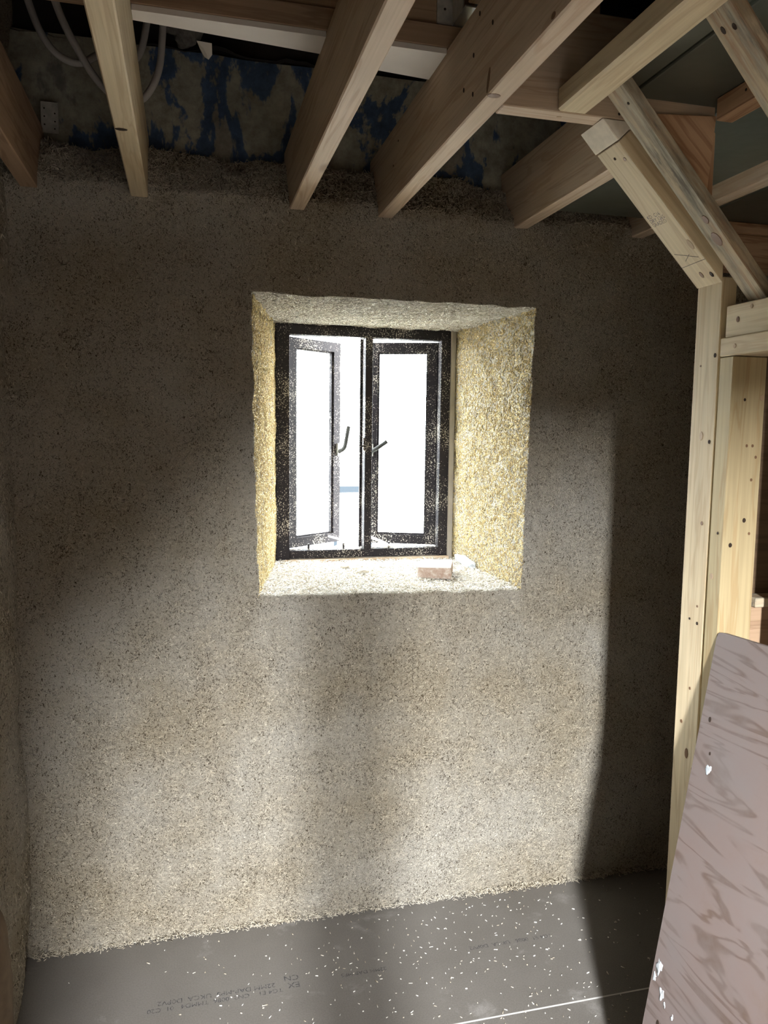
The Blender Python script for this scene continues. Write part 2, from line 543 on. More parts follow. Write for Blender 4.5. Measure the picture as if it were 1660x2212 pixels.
# numpy value noise
def _hash(ix, iy, iz, seed):
    h = (ix.astype(np.int64) * 374761393 + iy.astype(np.int64) * 668265263 + iz.astype(np.int64) * 2147483647 + seed * 1274126177) & 0xffffffff
    h = ((h ^ (h >> 13)) * 1274126177) & 0xffffffff
    return ((h ^ (h >> 16)) & 0xffff) / 65535.0
def vnoise(p, scale, seed=0):
    q = p * scale
    i = np.floor(q).astype(np.int64)
    f = q - i
    f = f * f * (3 - 2 * f)
    r = 0
    for dx in (0, 1):
        for dy in (0, 1):
            for dz in (0, 1):
                w = (f[:, 0] if dx else 1 - f[:, 0]) * (f[:, 1] if dy else 1 - f[:, 1]) * (f[:, 2] if dz else 1 - f[:, 2])
                r = r + w * _hash(i[:, 0] + dx, i[:, 1] + dy, i[:, 2] + dz, seed)
    return r * 2 - 1
def fbm(p, scale, octs=3, seed=0):
    r, a = 0, 1.0
    for k in range(octs):
        r = r + a * vnoise(p, scale * 2 ** k, seed + k)
        a *= 0.5
    return r
def patch(c00, c10, c11, c01, nu, nv):
    u, v = np.meshgrid(np.linspace(0, 1, nu + 1), np.linspace(0, 1, nv + 1), indexing='ij')
    u, v = u[..., None], v[..., None]
    c = [np.array(k, float) for k in (c00, c10, c11, c01)]
    P = c[0] * (1 - u) * (1 - v) + c[1] * u * (1 - v) + c[2] * u * v + c[3] * (1 - u) * v
    return P
def patches_mesh(name, specs, disp, cell=0.013):
    """specs: corner quads; disp(P)->offset vectors by world position, so neighbouring patches meet"""
    V, Fc, off = [], [], 0
    for q in specs:
        a, b, c, d = [np.array(k, float) for k in q]
        nu = max(1, int(max(np.linalg.norm(b - a), np.linalg.norm(c - d)) / cell))
        nv = max(1, int(max(np.linalg.norm(d - a), np.linalg.norm(c - b)) / cell))
        P = patch(*q, nu, nv).reshape(-1, 3)
        V.append(P + disp(P))
        idx = np.arange((nu + 1) * (nv + 1)).reshape(nu + 1, nv + 1) + off
        Fc.append(np.stack([idx[:-1, :-1], idx[1:, :-1], idx[1:, 1:], idx[:-1, 1:]], -1).reshape(-1, 4))
        off += len(P)
    V = np.concatenate(V)
    Fc = np.concatenate(Fc)
    me = mesh_np(name, V, Fc)
    return me, V, Fc
def mesh_np(name, V, Fc, smooth=True):
    k = Fc.shape[1]
    me = bpy.data.meshes.new(name)
    me.vertices.add(len(V))
    me.vertices.foreach_set('co', np.ascontiguousarray(V, dtype=np.float32).ravel())
    me.loops.add(Fc.size)
    me.loops.foreach_set('vertex_index', np.ascontiguousarray(Fc, dtype=np.int32).ravel())
    me.polygons.add(len(Fc))
    me.polygons.foreach_set('loop_start', np.arange(0, Fc.size, k, dtype=np.int32))
    if smooth:
        me.polygons.foreach_set('use_smooth', np.ones(len(Fc), dtype=bool))
    me.update(calc_edges=True)
    return me
def flakes(name, P, Nn, L, Wd, T, tilt, mat, parent=None, lift=0.0005, bias=None, bias_amt=0.0):
    """thin three-sided slivers lying on a surface at points P with normals Nn"""
    n = len(P)
    rv = rng.normal(size=(n, 3))
    if bias is not None:
        rv = rv + np.array(bias)[None] * bias_amt * rng.choice([-1, 1], n)[:, None]
    t = rv - Nn * np.sum(rv * Nn, 1, keepdims=True)
    t /= np.linalg.norm(t, axis=1, keepdims=True)
    t = t + Nn * (rng.uniform(-1, 1, (n, 1)) * tilt)
    t /= np.linalg.norm(t, axis=1, keepdims=True)
    s = np.cross(Nn, t)
    s /= np.linalg.norm(s, axis=1, keepdims=True)
    up = np.cross(t, s)
    L, Wd, T = (k[:, None] for k in (L, Wd, T))
    c = P + Nn * (T * 0.35 + lift)
    bend = up * (rng.uniform(-0.12, 0.25, (n, 1)) * L)
    ends = []
    for e in (-1, 1):
        k = c + t * (e * L / 2) - bend * 0.3
        wd = Wd * rng.uniform(0.45, 1.0, (n, 1))
        ends.append((k + s * wd / 2 - up * T / 2, k - s * wd / 2 - up * T / 2, k + up * T / 2))
    V = np.stack([*ends[0], *ends[1]], 1).reshape(-1, 3)
    tri = np.array([[0, 2, 1], [3, 4, 5], [0, 1, 4], [0, 4, 3], [1, 2, 5], [1, 5, 4], [2, 0, 3], [2, 3, 5]])
    Fc = (np.arange(n)[:, None, None] * 6 + tri[None]).reshape(-1, 3)
    me = mesh_np(name, V, Fc, smooth=False)
    o = link(name, me, mat, parent)
    o['kind'] = 'stuff'
    return o
def scatter(V, Fc, n, weight=None):
    a, b, c, d = (V[Fc[:, i]] for i in range(4))
    nn = np.cross(c - a, d - b)
    ar = np.linalg.norm(nn, axis=1)
    nn /= np.maximum(ar, 1e-12)[:, None]
    w = ar if weight is None else ar * weight((a + c) / 2)
    f = rng.choice(len(Fc), n, p=w / w.sum())
    u, v = rng.uniform(size=(n, 1)), rng.uniform(size=(n, 1))
    P = a[f] * (1 - u) * (1 - v) + b[f] * u * (1 - v) + c[f] * u * v + d[f] * (1 - u) * v
    return P, nn[f]

# ================================================================== STRUCTURE
ZJ = 2.235                                   # underside of the joists
XL, XR, YB = -0.475, 2.45, -4.5              # left wall, right wall, rear wall

# ---- far wall: hempcrete with splayed window reveal
HO = [(0.185, 0, 1.992), (1.097, 0, 1.988), (1.078, 0, 1.062), (0.203, 0, 1.075)]   # opening on the room face TL TR BR BL
HI = [(0.330, 0.66, 1.988), (1.045, 0.66, 1.988), (1.046, 0.66, 1.070), (0.334, 0.66, 1.075)]
zt = 2.26
X0, X1 = XL - 0.12, XR + 0.05
specs = [
    ((X0, 0, -0.02), (HO[3][0], 0, -0.02), (HO[3][0], 0, HO[3][2]), (X0, 0, HO[3][2])),
    ((HO[3][0], 0, -0.02), (HO[2][0], 0, -0.02), HO[2], HO[3]),
    ((HO[2][0], 0, -0.02), (X1, 0, -0.02), (X1, 0, HO[2][2]), HO[2]),
    ((X0, 0, HO[3][2]), HO[3], HO[0], (X0, 0, HO[0][2])),
    (HO[2], (X1, 0, HO[2][2]), (X1, 0, HO[1][2]), HO[1]),
    ((X0, 0, HO[0][2]), HO[0], (HO[0][0], 0, zt), (X0, 0, zt)),
    (HO[0], HO[1], (HO[1][0], 0, zt), (HO[0][0], 0, zt)),
    (HO[1], (X1, 0, HO[1][2]), (X1, 0, zt), (HO[1][0], 0, zt)),
    # sloping top edge between the joists and the ledge behind it
    ((X0, 0, zt), (X1, 0, zt), (X1, 0.085, 2.385), (X0, 0.085, 2.385)),
    ((X0, 0.085, 2.385), (X1, 0.085, 2.385), (X1, 0.22, 2.40), (X0, 0.22, 2.40)),
]
rev_specs = [
    (HO[3], HI[3], HI[0], HO[0]),            # left reveal
    (HI[2], HO[2], HO[1], HI[1]),            # right reveal
    (HO[0], HI[0], HI[1], HO[1]),            # head
]
sill_specs = [(HO[3], HO[2], HI[2], HI[3])]
def wall_disp(P):
    d = np.zeros_like(P)
    w = fbm(P, 3.0, 2, 3) * 0.006 + fbm(P, 22, 3, 9) * 0.0030
    d[:, 1] = w
    d[:, 2] += fbm(P + 7.3, 20, 2, 21) * 0.004 * (np.abs(P[:, 2] - 1.5) < 0.6)
    d[:, 0] += fbm(P + 3.1, 20, 2, 31) * 0.004 * (np.abs(P[:, 2] - 1.5) < 0.6)
    hi = np.clip((P[:, 2] - 2.20) / 0.15, 0, 1)
    d[:, 1] += hi * fbm(P, 9, 3, 44) * 0.022
    d[:, 2] += hi * fbm(P, 7, 3, 54) * 0.018
    return d
wall_me, wV, wF = patches_mesh('wall_north', specs + rev_specs + sill_specs, wall_disp)
wall_north = link('wall_north', wall_me, M['hemp'])
tag(wall_north, 'beige hempcrete wall with a deep splayed window opening', 'wall', kind='structure')
# shiv fibres standing out of that wall
sub_me, aV, aF = patches_mesh('tmp1', specs[:8], wall_disp, 0.03)
bpy.data.meshes.remove(sub_me)
P, Nn = scatter(aV, aF, 125000)
Nn[:, :] = Nn * np.where(Nn[:, 1:2] > 0, -1, 1)
k = len(P)
flakes('hemp_shiv', P, Nn, rng.uniform(0.005, 0.015, k), rng.uniform(0.0011, 0.0030, k), rng.uniform(0.0005, 0.0016, k), 0.32, M['shiv'], wall_north, lift=-0.0003)
sub_me, aV, aF = patches_mesh('tmp2', specs[8:9], wall_disp, 0.02)
bpy.data.meshes.remove(sub_me)
P, Nn = scatter(aV, aF, 20000)
Nn[:, :] = Nn * np.where(Nn[:, 1:2] > 0, -1, 1)
k = len(P)
flakes('hemp_shiv', P, Nn, rng.uniform(0.010, 0.030, k), rng.uniform(0.0014, 0.0034, k), rng.uniform(0.0006, 0.0016, k), 1.1, M['shiv'], wall_north)
sub_me, aV, aF = patches_mesh('tmp3', rev_specs[:2], wall_disp, 0.02)
bpy.data.meshes.remove(sub_me)
P, Nn = scatter(aV, aF, 32000)
cen = np.array([0.68, 0.3, 1.53])
Nn = Nn * np.sign(np.sum((cen - P) * Nn, 1, keepdims=True))
k = len(P)
flakes('reveal_fibre', P, Nn, rng.uniform(0.007, 0.018, k), rng.uniform(0.0016, 0.0036, k), rng.uniform(0.0008, 0.0022, k), 0.55, M['shiv_straw'], wall_north)
sub_me, aV, aF = patches_mesh('tmp5', rev_specs[2:], wall_disp, 0.02)
bpy.data.meshes.remove(sub_me)
P, Nn = scatter(aV, aF, 11000)
Nn = Nn * -np.sign(Nn[:, 2:3])
k = len(P)
flakes('head_fibre', P, Nn, rng.uniform(0.006, 0.016, k), rng.uniform(0.0014, 0.0032, k), rng.uniform(0.0006, 0.0018, k), 0.4, M['shiv_head'], wall_north)
sub_me, aV, aF = patches_mesh('tmp4', sill_specs, wall_disp, 0.02)
bpy.data.meshes.remove(sub_me)
P, Nn = scatter(aV, aF, 11000)
Nn = Nn * np.sign(Nn[:, 2:3])
P[:, 2] += rng.uniform(0, 0.008, len(P))
k = len(P)
sill_sh = flakes('sill_shavings', P, Nn, rng.uniform(0.008, 0.022, k), rng.uniform(0.0018, 0.004, k), rng.uniform(0.0006, 0.0018, k), 0.6, M['shiv_pale'], wall_north)

# stone core of the wall round the opening (gives the wall its thickness)
bm = bmesh.new()
for (x0, x1, z0, z1) in ((X0, 0.325, -0.3, 3.2), (1.055, X1, -0.3, 3.2), (0.325, 1.055, -0.3, 1.045), (0.325, 1.055, 2.005, 3.2)):
    bm_box(bm, ((x0 + x1) / 2, 0.70, (z0 + z1) / 2), (x1 - x0, 0.09, z1 - z0))
wall_outer = link('wall_outer', bm_mesh('wall_outer', bm), M['render_grey'])
tag(wall_outer, 'old stone wall core behind the hempcrete', 'wall', kind='structure')

# ---- old painted wall above the hempcrete
def up_disp(P):
    d = np.zeros_like(P)
    d[:, 1] = fbm(P, 5, 4, 71) * 0.012
    return d
ume, _, _ = patches_mesh('wall_upper', [((X0, 0.13, 2.30), (X1, 0.13, 2.30), (X1, 0.13, 2.70), (X0, 0.13, 2.70))], up_disp, 0.02)
wall_upper = link('wall_upper', ume, M['old_wall'])
tag(wall_upper, 'old plaster with flaking blue and cream paint above the joist ends', 'wall', kind='structure')
def rag_disp(P):
    d = np.zeros_like(P)
    d[:, 1] = fbm(P, 9, 4, 81) * 0.03
    d[:, 2] = fbm(P, 9, 3, 91) * 0.02
    return d
ume2, _, _ = patches_mesh('wall_upper_stone', [((X0, 0.15, 2.70), (X1, 0.15, 2.70), (X1, 0.22, 3.2), (X0, 0.22, 3.2)), ((X0, 0.13, 2.70), (X1, 0.13, 2.70), (X1, 0.17, 2.705), (X0, 0.17, 2.705))], rag_disp, 0.03)
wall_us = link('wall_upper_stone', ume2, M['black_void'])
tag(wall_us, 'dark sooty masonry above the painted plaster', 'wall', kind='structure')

# ---- left wall
def left_disp(P):
    d = np.zeros_like(P)
    d[:, 0] = fbm(P, 4, 4, 101) * 0.012 + fbm(P, 20, 2, 104) * 0.003
    return d
lme, lV, lF = patches_mesh('wall_west', [((XL, YB, -0.02), (XL, 0.25, -0.02), (XL, 0.25, 3.2), (XL, YB, 3.2))], left_disp, 0.03)
wall_west = link('wall_west', lme, M['hemp'])
tag(wall_west, 'rough hempcrete side wall at the left corner', 'wall', kind='structure')
P, Nn = scatter(lV, lF, 9000, weight=lambda c: (c[:, 1] > -0.7) * (c[:, 2] < 2.4) * 1.0)
Nn = Nn * np.sign(Nn[:, 0:1])
k = len(P)
flakes('hemp_shiv', P, Nn, rng.uniform(0.007, 0.02, k), rng.uniform(0.0014, 0.0034, k), rng.uniform(0.0006, 0.0016, k), 0.5, M['shiv'], wall_west)

# ---- right, rear walls, ceiling
def shell(name, x0, x1, y0, y1, z0, z1, mat, label):
    o = box_obj(name, x0, x1, y0, y1, z0, z1, mat, bev=0)
    tag(o, label, name.split('_')[0], kind='structure')
    return o
shell('wall_east', XR, XR + 0.1, YB - 0.1, 0.8, -0.1, 3.2, M['stone'], 'dark unlit stone wall behind the stud partition')
shell('wall_west_outer', XL - 0.25, XL - 0.13, YB - 0.1, 0.8, -0.1, 3.2, M['render_grey'], 'outer skin of the left side wall')
# rear wall with an assumed tall narrow window, opened for the added lamp
bm = bmesh.new()
for (x0, x1, z0, z1) in ((XL - 0.13, -0.17, -0.1, 3.2), (-0.17, 0.07, -0.1, 1.75), (-0.17, 0.07, 2.86, 3.2), (0.07, XR, -0.1, 3.2)):
    bm_box(bm, ((x0 + x1) / 2, YB - 0.05, (z0 + z1) / 2), (x1 - x0, 0.1, z1 - z0))
tag(link('wall_south', bm_mesh('wall_south', bm), M['render_grey']), 'rendered rear wall behind the photographer, with an assumed narrow window for the added lamp', 'wall', kind='structure')
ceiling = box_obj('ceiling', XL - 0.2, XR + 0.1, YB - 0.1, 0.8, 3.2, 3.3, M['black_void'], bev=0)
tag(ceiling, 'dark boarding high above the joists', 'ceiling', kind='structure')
# unseen light blockers added around the rear opening
dbm = box_obj('light_block_beam', XL, XR, -2.80, -2.70, 1.74, 2.21, M['pine_brown'], axis='X')  # unseen, added to cut the rear light off the upper wall
tag(dbm, 'added unseen beam cutting off the top of the rear light', 'beam')
top_block = shell('wall_bulkhead', XL - 0.1, XR, -2.80, -2.74, 2.215, 3.2, M['black_void'], 'added unseen light-blocking wall above the rear beam')  # added to keep rear light from passing over the beam
shell('wall_nib', XL - 0.1, -0.165, -2.80, -2.72, -0.02, 1.74, M['render_grey'], 'added unseen light-blocking wall at the left of the rear opening')  # added to hold rear light off the left corner
rk = prism_xz('light_block_board', [(-0.163, 1.49), (-0.163, 1.738), (0.06, 1.738)], -2.79, -2.75, math.radians(50), M['pine'])  # added to slant the upper edge of the lit area
tag(rk, 'added unseen triangular board shading the upper left of the wall', 'board')
dst = box_obj('light_block_stud', 0.125, 0.185, -2.79, -2.71, 0.0, 1.74, M['pine'], axis='Z')  # added to cast the soft dark streak
tag(dst, 'added unseen stud casting a soft streak on the wall', 'stud')

# ---- floor of film-faced chipboard panels
floor = empty('floor')
tag(floor, 'grey-brown film-faced chipboard floor with printed marks', 'floor', kind='structure')
ys = [0.03, -0.545, -1.145, -1.745, -2.345, -2.945, -3.545, -4.145, -4.6]
for i in range(len(ys) - 1):
    xs = [XL - 0.12, XR + 0.05]
    pn = box_obj('floor_panel', xs[0], xs[1], ys[i + 1] + 0.0006, ys[i] - 0.0006, -0.022, 0.0, M['floor'], floor, bev=0.0008)
bx = box_obj('joint_dust', 0.2, 1.7, -0.5475, -0.5425, -0.002, 0.0004, M['dust_line'], floor, bev=0)
sl = box_obj('subfloor', XL - 0.2, XR + 0.1, YB - 0.1, 0.73, -0.12, -0.023, M['stone'], floor, bev=0)

# ================================================================== WINDOW
YW = 0.62
win = empty('window_1', (0.68, YW, 1.08))
tag(win, 'dark metal casement window with both leaves opened outwards', 'window', kind='structure')
bm = bmesh.new()
for (x0, x1, z0, z1) in ((0.326, 0.379, 1.080, 1.990), (0.985, 1.026, 1.080, 1.990), (0.379, 0.985, 1.948, 1.990), (0.379, 0.985, 1.086, 1.118)):
    bm_box(bm, ((x0 + x1) / 2, YW + 0.02, (z0 + z1) / 2), (x1 - x0, 0.05, z1 - z0))
bevel_all(bm, 0.002)
place_child(link('outer_frame', bm_mesh('outer_frame', bm), M['frame']), win)
bm = bmesh.new()
bm_box(bm, (0.690, YW + 0.02, 1.533), (0.030, 0.052, 0.83))
bm_box(bm, (0.690, YW + 0.05, 1.533), (0.050, 0.010, 0.83))
bevel_all(bm, 0.002)
mull = link('mullion', bm_mesh('mullion', bm), M['frame'])
place_child(mull, win)
bm = bmesh.new()
bm_box(bm, (0.668, YW, 1.528), (0.030, 0.008, 0.006))
bm_box(bm, (0.673, YW, 1.535), (0.008, 0.012, 0.05))
place_child(link('catch', bm_mesh('catch', bm), M['frame']), mull)
place_child(box_obj('sill_strip', 0.36, 1.03, YW - 0.02, YW + 0.02, 1.064, 1.083, M['pine']), win)
place_child(box_obj('jamb_liner', 1.024, 1.045, YW - 0.012, YW + 0.04, 1.07, 1.988, M['render_grey']), win)
place_child(box_obj('outer_sill', 0.30, 1.08, YW + 0.05, YW + 0.20, 1.05, 1.082, M['concrete_out']), win)

def casement(hx, sgn, ang, w, z0, z1, stay_pts):
    """sgn +1: hinged on the left, leaf runs to the right"""
    base = empty('casement')
    base.location = (hx, YW + 0.035, z0)
    base.rotation_euler = (0, 0, ang)
    H = z1 - z0
    bm = bmesh.new()
    t = 0.038
    for (x0, x1, c0, c1) in ((0, t, 0, H), (w - t, w, 0, H), (t, w - t, H - t, H), (t, w - t, 0, t)):
        bm_box(bm, (sgn * (x0 + x1) / 2, 0.012, (c0 + c1) / 2), (x1 - x0, 0.026, c1 - c0))
    # thin inner glazing bead
    for (x0, x1, c0, c1) in ((t, t + .007, t, H - t), (w - t - .007, w - t, t, H - t), (t, w - t, H - t - .007, H - t), (t, w - t, t, t + .007)):
        bm_box(bm, (sgn * (x0 + x1) / 2, 0.014, (c0 + c1) / 2), (x1 - x0, 0.014, c1 - c0))
    fr = link('leaf_frame', bm_mesh('leaf_frame', bm), M['frame'], base)
    bm = bmesh.new()
    bm_box(bm, (sgn * w / 2, 0.014, H / 2), (w - 2 * t + .004, 0.004, H - 2 * t + .004))
    link('pane', bm_mesh('pane', bm), M['glass'], base)
    bm = bmesh.new()
    bm_box(bm, (sgn * (w - 0.016), -0.006, H * 0.47), (0.016, 0.012, 0.05))
    link('handle_plate', bm_mesh('handle_plate', bm), M['steel_grey'], base)
    # curved lever
    if sgn > 0:
        pts = [(w - 0.016, -0.010, H * 0.46), (w - 0.010, -0.032, H * 0.47), (w - 0.004, -0.036, H * 0.50), (w + 0.006, -0.036, H * 0.55), (w + 0.016, -0.034, H * 0.585)]
    else:
        pts = [(-(w - 0.016), -0.010, H * 0.46), (-(w - 0.020), -0.032, H * 0.465), (-(w - 0.045), -0.036, H * 0.48), (-(w - 0.085), -0.034, H * 0.515)]
    tube('handle', pts, 0.0085, M['lever'], base, 8, 3)
    mw = mat_of(base)
    base.parent = win
    base.matrix_parent_inverse = mat_of(win).inverted()
    return base
casement(0.383, 1, math.radians(36), 0.288, 1.122, 1.945, None)
casement(0.982, -1, math.radians(-22), 0.282, 1.122, 1.945, None)
def bar(name, a, b, w, h, mat, parent=None, z=Vector((0, 0, 1))):
    a, b = Vector(a), Vector(b)
    d = (b - a)
    x = d.normalized()
    y = z.cross(x).normalized()
    zz = x.cross(y)
    bm = bmesh.new()
    bm_box(bm, (0, 0, 0), (d.length, w, h))
    bevel_all(bm, min(w, h) * 0.12)
    o = link(name, bm_mesh(name, bm), mat)
    o.matrix_world = Matrix.Translation((a + b) / 2) @ Matrix((x, y, zz)).transposed().to_4x4()
    if parent is not None:
        place_child(o, parent)
    return o
st = bar('stay_arm', (0.725, 0.72, 1.152), (0.800, 0.585, 1.124), 0.014, 0.006, M['white_metal'], win)
bar('stay_pin', (0.782, 0.63, 1.118), (0.782, 0.63, 1.142), 0.008, 0.008, M['frame'], win, Vector((1, 0, 0)))
bar('stay_arm', (0.56, 0.78, 1.150), (0.625, 0.74, 1.135), 0.012, 0.006, M['white_metal'], win)
bar('stay_pin', (0.455, 0.63, 1.118), (0.455, 0.63, 1.142), 0.008, 0.008, M['frame'], win, Vector((1, 0, 0)))
bar('stay_pin', (0.595, 0.63, 1.118), (0.595, 0.63, 1.142), 0.008, 0.008, M['frame'], win, Vector((1, 0, 0)))
# shavings caught on the bottom of the frame
k = 500
P = np.stack([rng.uniform(0.385, 0.98, k), rng.uniform(YW, YW + 0.07, k), np.full(k, 1.119) + rng.uniform(0, 0.004, k)], 1)
Nn = np.tile([0, 0, 1.0], (k, 1))
fsh = flakes('frame_shavings', P, Nn, rng.uniform(0.006, 0.02, k), rng.uniform(0.0015, 0.0035, k), rng.uniform(0.0006, 0.0016, k), 0.5, M['shiv_pale'])
place_child(fsh, win)

# outside: yard and a rail, seen burnt out through the gap
gy = box_obj('ground', -14, 16, 0.74, 40, -0.5, -0.35, M['concrete_out'], bev=0)
tag(gy, 'pale yard outside the window', 'ground', kind='structure')
gb = box_obj('ground_rear', -14, 16, -30, YB - 0.11, -0.5, -0.35, M['concrete_out'], bev=0)
tag(gb, 'pale yard behind the building', 'ground', kind='structure')
rl = empty('garden_rail', (1.35, 4.2, -0.35))
tag(rl, 'grey garden rail outside, seen between the window leaves', 'rail')
place_child(box_obj('top_rail', 1.22, 1.56, 4.17, 4.23, 1.052, 1.108, M['rail_out']), rl)
for px_ in (1.235, 1.545):
    place_child(box_obj('rail_post', px_ - 0.015, px_ + 0.015, 4.18, 4.22, -0.35, 1.052, M['rail_out'], axis='Z'), rl)

# things on the window sill
bk = bmesh.new()
bm_box(bk, (0, 0, 0.021), (0.118, 0.148, 0.042))
bevel_all(bk, 0.0025)
brick = link('brick_piece', bm_mesh('brick_piece', bk), M['brick'])
brick.location = (0.862, 0.262, 1.073)
brick.rotation_euler = (math.radians(1.5), math.radians(-1.0), math.radians(-22))
tag(brick, 'flat brick piece on the window sill, light painted on its top', 'brick')
def blob(name, loc, s, mat, seed, amp=0.25, sub=3):
    bm = bmesh.new()
    bmesh.ops.create_icosphere(bm, subdivisions=sub, radius=1)
    V = np.array([v.co[:] for v in bm.verts])
    f = 1 + amp * fbm(V + seed, 1.6, 3, seed)
    for v, k_ in zip(bm.verts, f):
        v.co = Vector((v.co.x * k_ * s[0], v.co.y * k_ * s[1], v.co.z * k_ * s[2]))
    o = link(name, bm_mesh(name, bm, True), mat)
    o.location = loc
    return o
tag(blob('pebble', (0.560, 0.43, 1.082), (0.020, 0.016, 0.011), M['pebble'], 3), 'small pale stone on the sill nearer the left leaf', 'stone')
tag(blob('pebble', (0.610, 0.33, 1.080), (0.024, 0.014, 0.008), M['pebble'], 8), 'flat pale stone on the sill nearest the room edge', 'stone')
tag(blob('foam_lump', (1.050, 0.47, 1.082), (0.013, 0.11, 0.022), M['foam'], 5), 'pale lump of sealant in the right corner of the sill', 'sealant')

# ================================================================== TIMBERS OVERHEAD
J = []
jx = [(-0.434, -0.389), (-0.147, -0.100), (0.299, 0.344), (0.571, 0.617), (1.016, 1.062), (1.432, 1.477)]
jl = ['leftmost joist, dark, above the left corner of the wall',
      'pale joist with a knot hole in its edge, second from the left',
      'long joist above the left half of the window',
      'broad-sided joist with nail holes and a split knot, right of the window centre',
      'short joist from the wall to the cross timber, behind the knee brace',
      'joist end showing behind the braced post near the right']
for i, ((x0, x1), lb) in enumerate(zip(jx, jl)):
    yend = -2.735 if i < 4 else -0.805
    if i == 5:
        yend = -0.76
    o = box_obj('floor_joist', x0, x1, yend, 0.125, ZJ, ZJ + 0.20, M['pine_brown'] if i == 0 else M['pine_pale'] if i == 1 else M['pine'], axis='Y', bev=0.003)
    tag(o, lb, 'joist', 'floor joists running to the window wall')
    J.append(o)
# marks on the joists
dn = (0, 0, -1)
disc('knot', J[1], (-0.132, -0.505, ZJ - 0.0002), dn, 0.014, M['hole'], 0.55, (0, 1, 0))
for (yy, zz) in ((-0.83, 2.41), (-0.90, 2.36), (-0.80, 2.345), (-0.745, 2.30), (-0.80, 2.27), (-0.93, 2.42)):
    disc('nail_hole', J[3], (0.5708, yy, zz), (-1, 0, 0), 0.0035, M['hole'], 1.6, (0, 0.3, 1))
disc('knot', J[3], (0.583, -0.885, ZJ - 0.0002), dn, 0.010, M['knot'], 1.4, (1, 0, 0))
disc('knot', J[3], (0.5708, -0.885, 2.262), (-1, 0, 0), 0.006, M['knot'], 4.0, (0, -0.3, 1))
disc('knot', J[3], (0.5708, -1.16, 2.245), (-1, 0, 0), 0.006, M['knot'], 1.4, (0, 1, 0))
disc('nail_hole', J[3], (0.5708, -0.17, 2.33), (-1, 0, 0), 0.003, M['hole'])
disc('nail_hole', J[3], (0.5708, -0.22, 2.38), (-1, 0, 0), 0.003, M['hole'])
disc('knot', J[4], (1.0158, -0.50, 2.33), (-1, 0, 0), 0.004, M['knot'])

# cross timber that the short joists frame into
hdr = box_obj('cross_timber', 0.618, 1.104, -0.850, -0.806, ZJ, ZJ + 0.20, M['pine'], axis='X')
tag(hdr, 'cross timber parallel to the wall between the joists', 'beam')
disc('knot', hdr, (0.75, -0.828, ZJ - 0.0002), dn, 0.004, M['knot_pale'], 1.5, (1, 0, 0))
disc('nail_hole', hdr, (0.875, -0.8505, 2.246), (0, -1, 0), 0.003, M['hole'])
# batten carrying the green sheet, its end against the cross timber
stub = box_obj('ceiling_batten', 0.734, 0.797, -2.735, -0.852, ZJ, ZJ + 0.046, M['pine_pale'], axis='Y', bev=0.004)
tag(stub, 'pale batten ending against the cross timber, running up to the top edge', 'batten')
# green film-faced sheets lying on the batten and ledger
for nm, x0, x1, z0, lb in (('ceiling_sheet', 0.800, 0.893, 2.283, 'narrow dark green ceiling sheet beside the pale batten'),
                           ('ceiling_sheet', 0.897, 1.588, 2.281, 'shiny green ceiling sheet above the weathered struts'),
                           ('ceiling_sheet', 1.592, XR - 0.01, 2.281, 'shiny green ceiling sheet in the far right corner')):
    y1 = -0.852 if x1 < 1.0 else -0.06
    if nm and x0 == 0.897:
        # cut round the frame: two rectangles in one sheet
        bm = bmesh.new()
        bm_box(bm, ((x0 + 1.12) / 2, (-2.73 - 0.853) / 2, z0 + 0.011), (1.12 - x0, 2.73 - 0.853, 0.022))
        bm_box(bm, ((1.12 + x1) / 2, (-2.73 + y1) / 2, z0 + 0.011), (x1 - 1.12, 2.73 + y1, 0.022))
        bevel_all(bm, 0.004, 2)
        o = link('ceiling_sheet', bm_mesh('ceiling_sheet', bm), M['green'])
    else:
        o = box_obj('ceiling_sheet', x0, x1, -2.73, y1, z0, z0 + 0.022, M['green'], axis='Y', bev=0.004)
    tag(o, lb, 'sheet', 'green ceiling sheets')
    if x0 == 0.80:
        disc('screw_head', o, (0.868, -1.04, 2.2829), dn, 0.004, M['hole'])
    if x0 > 1.5:
        disc('screw_head', o, (1.66, -0.35, 2.2808), dn, 0.006, M['hole'])
ledger = box_obj('ledger', 1.69, XR - 0.01, -0.118, -0.056, 2.247, 2.281, M['pine_red'], axis='X')
tag(ledger, 'reddish batten under the green sheet at the right edge', 'batten')
ledger2 = box_obj('ledger', 1.69, XR - 0.01, -0.105, -0.056, 2.13, 2.246, M['pine_red'], axis='X')
tag(ledger2, 'deep reddish board below the thin red batten at the right edge', 'batten')
bt = box_obj('sheet_batten', 1.071, 1.111, -1.9, -0.897, 2.2355, 2.2805, M['pine_red'], axis='Y')
tag(bt, 'short orange batten end under the green sheet, beside the far weathered strut', 'batten')
disc('nail_hole', bt, (1.0708, -0.985, 2.262), (-1, 0, 0), 0.003, M['hole'])

# old trimmer above the joists, white board under it, hanger
plate = box_obj('trimmer_plate', XL + 0.01, 0.62, -0.630, -0.592, 2.4365, 2.484, M['pine_brown'], axis='X')
tag(plate, 'brown timber plate lying across the joists above the window', 'beam')
rim = box_obj('rim_joist', XL + 0.01, 0.95, -0.618, -0.573, 2.485, 2.68, M['pine_brown'], axis='X')
tag(rim, 'dark brown upper timber standing on the brown plate', 'beam')
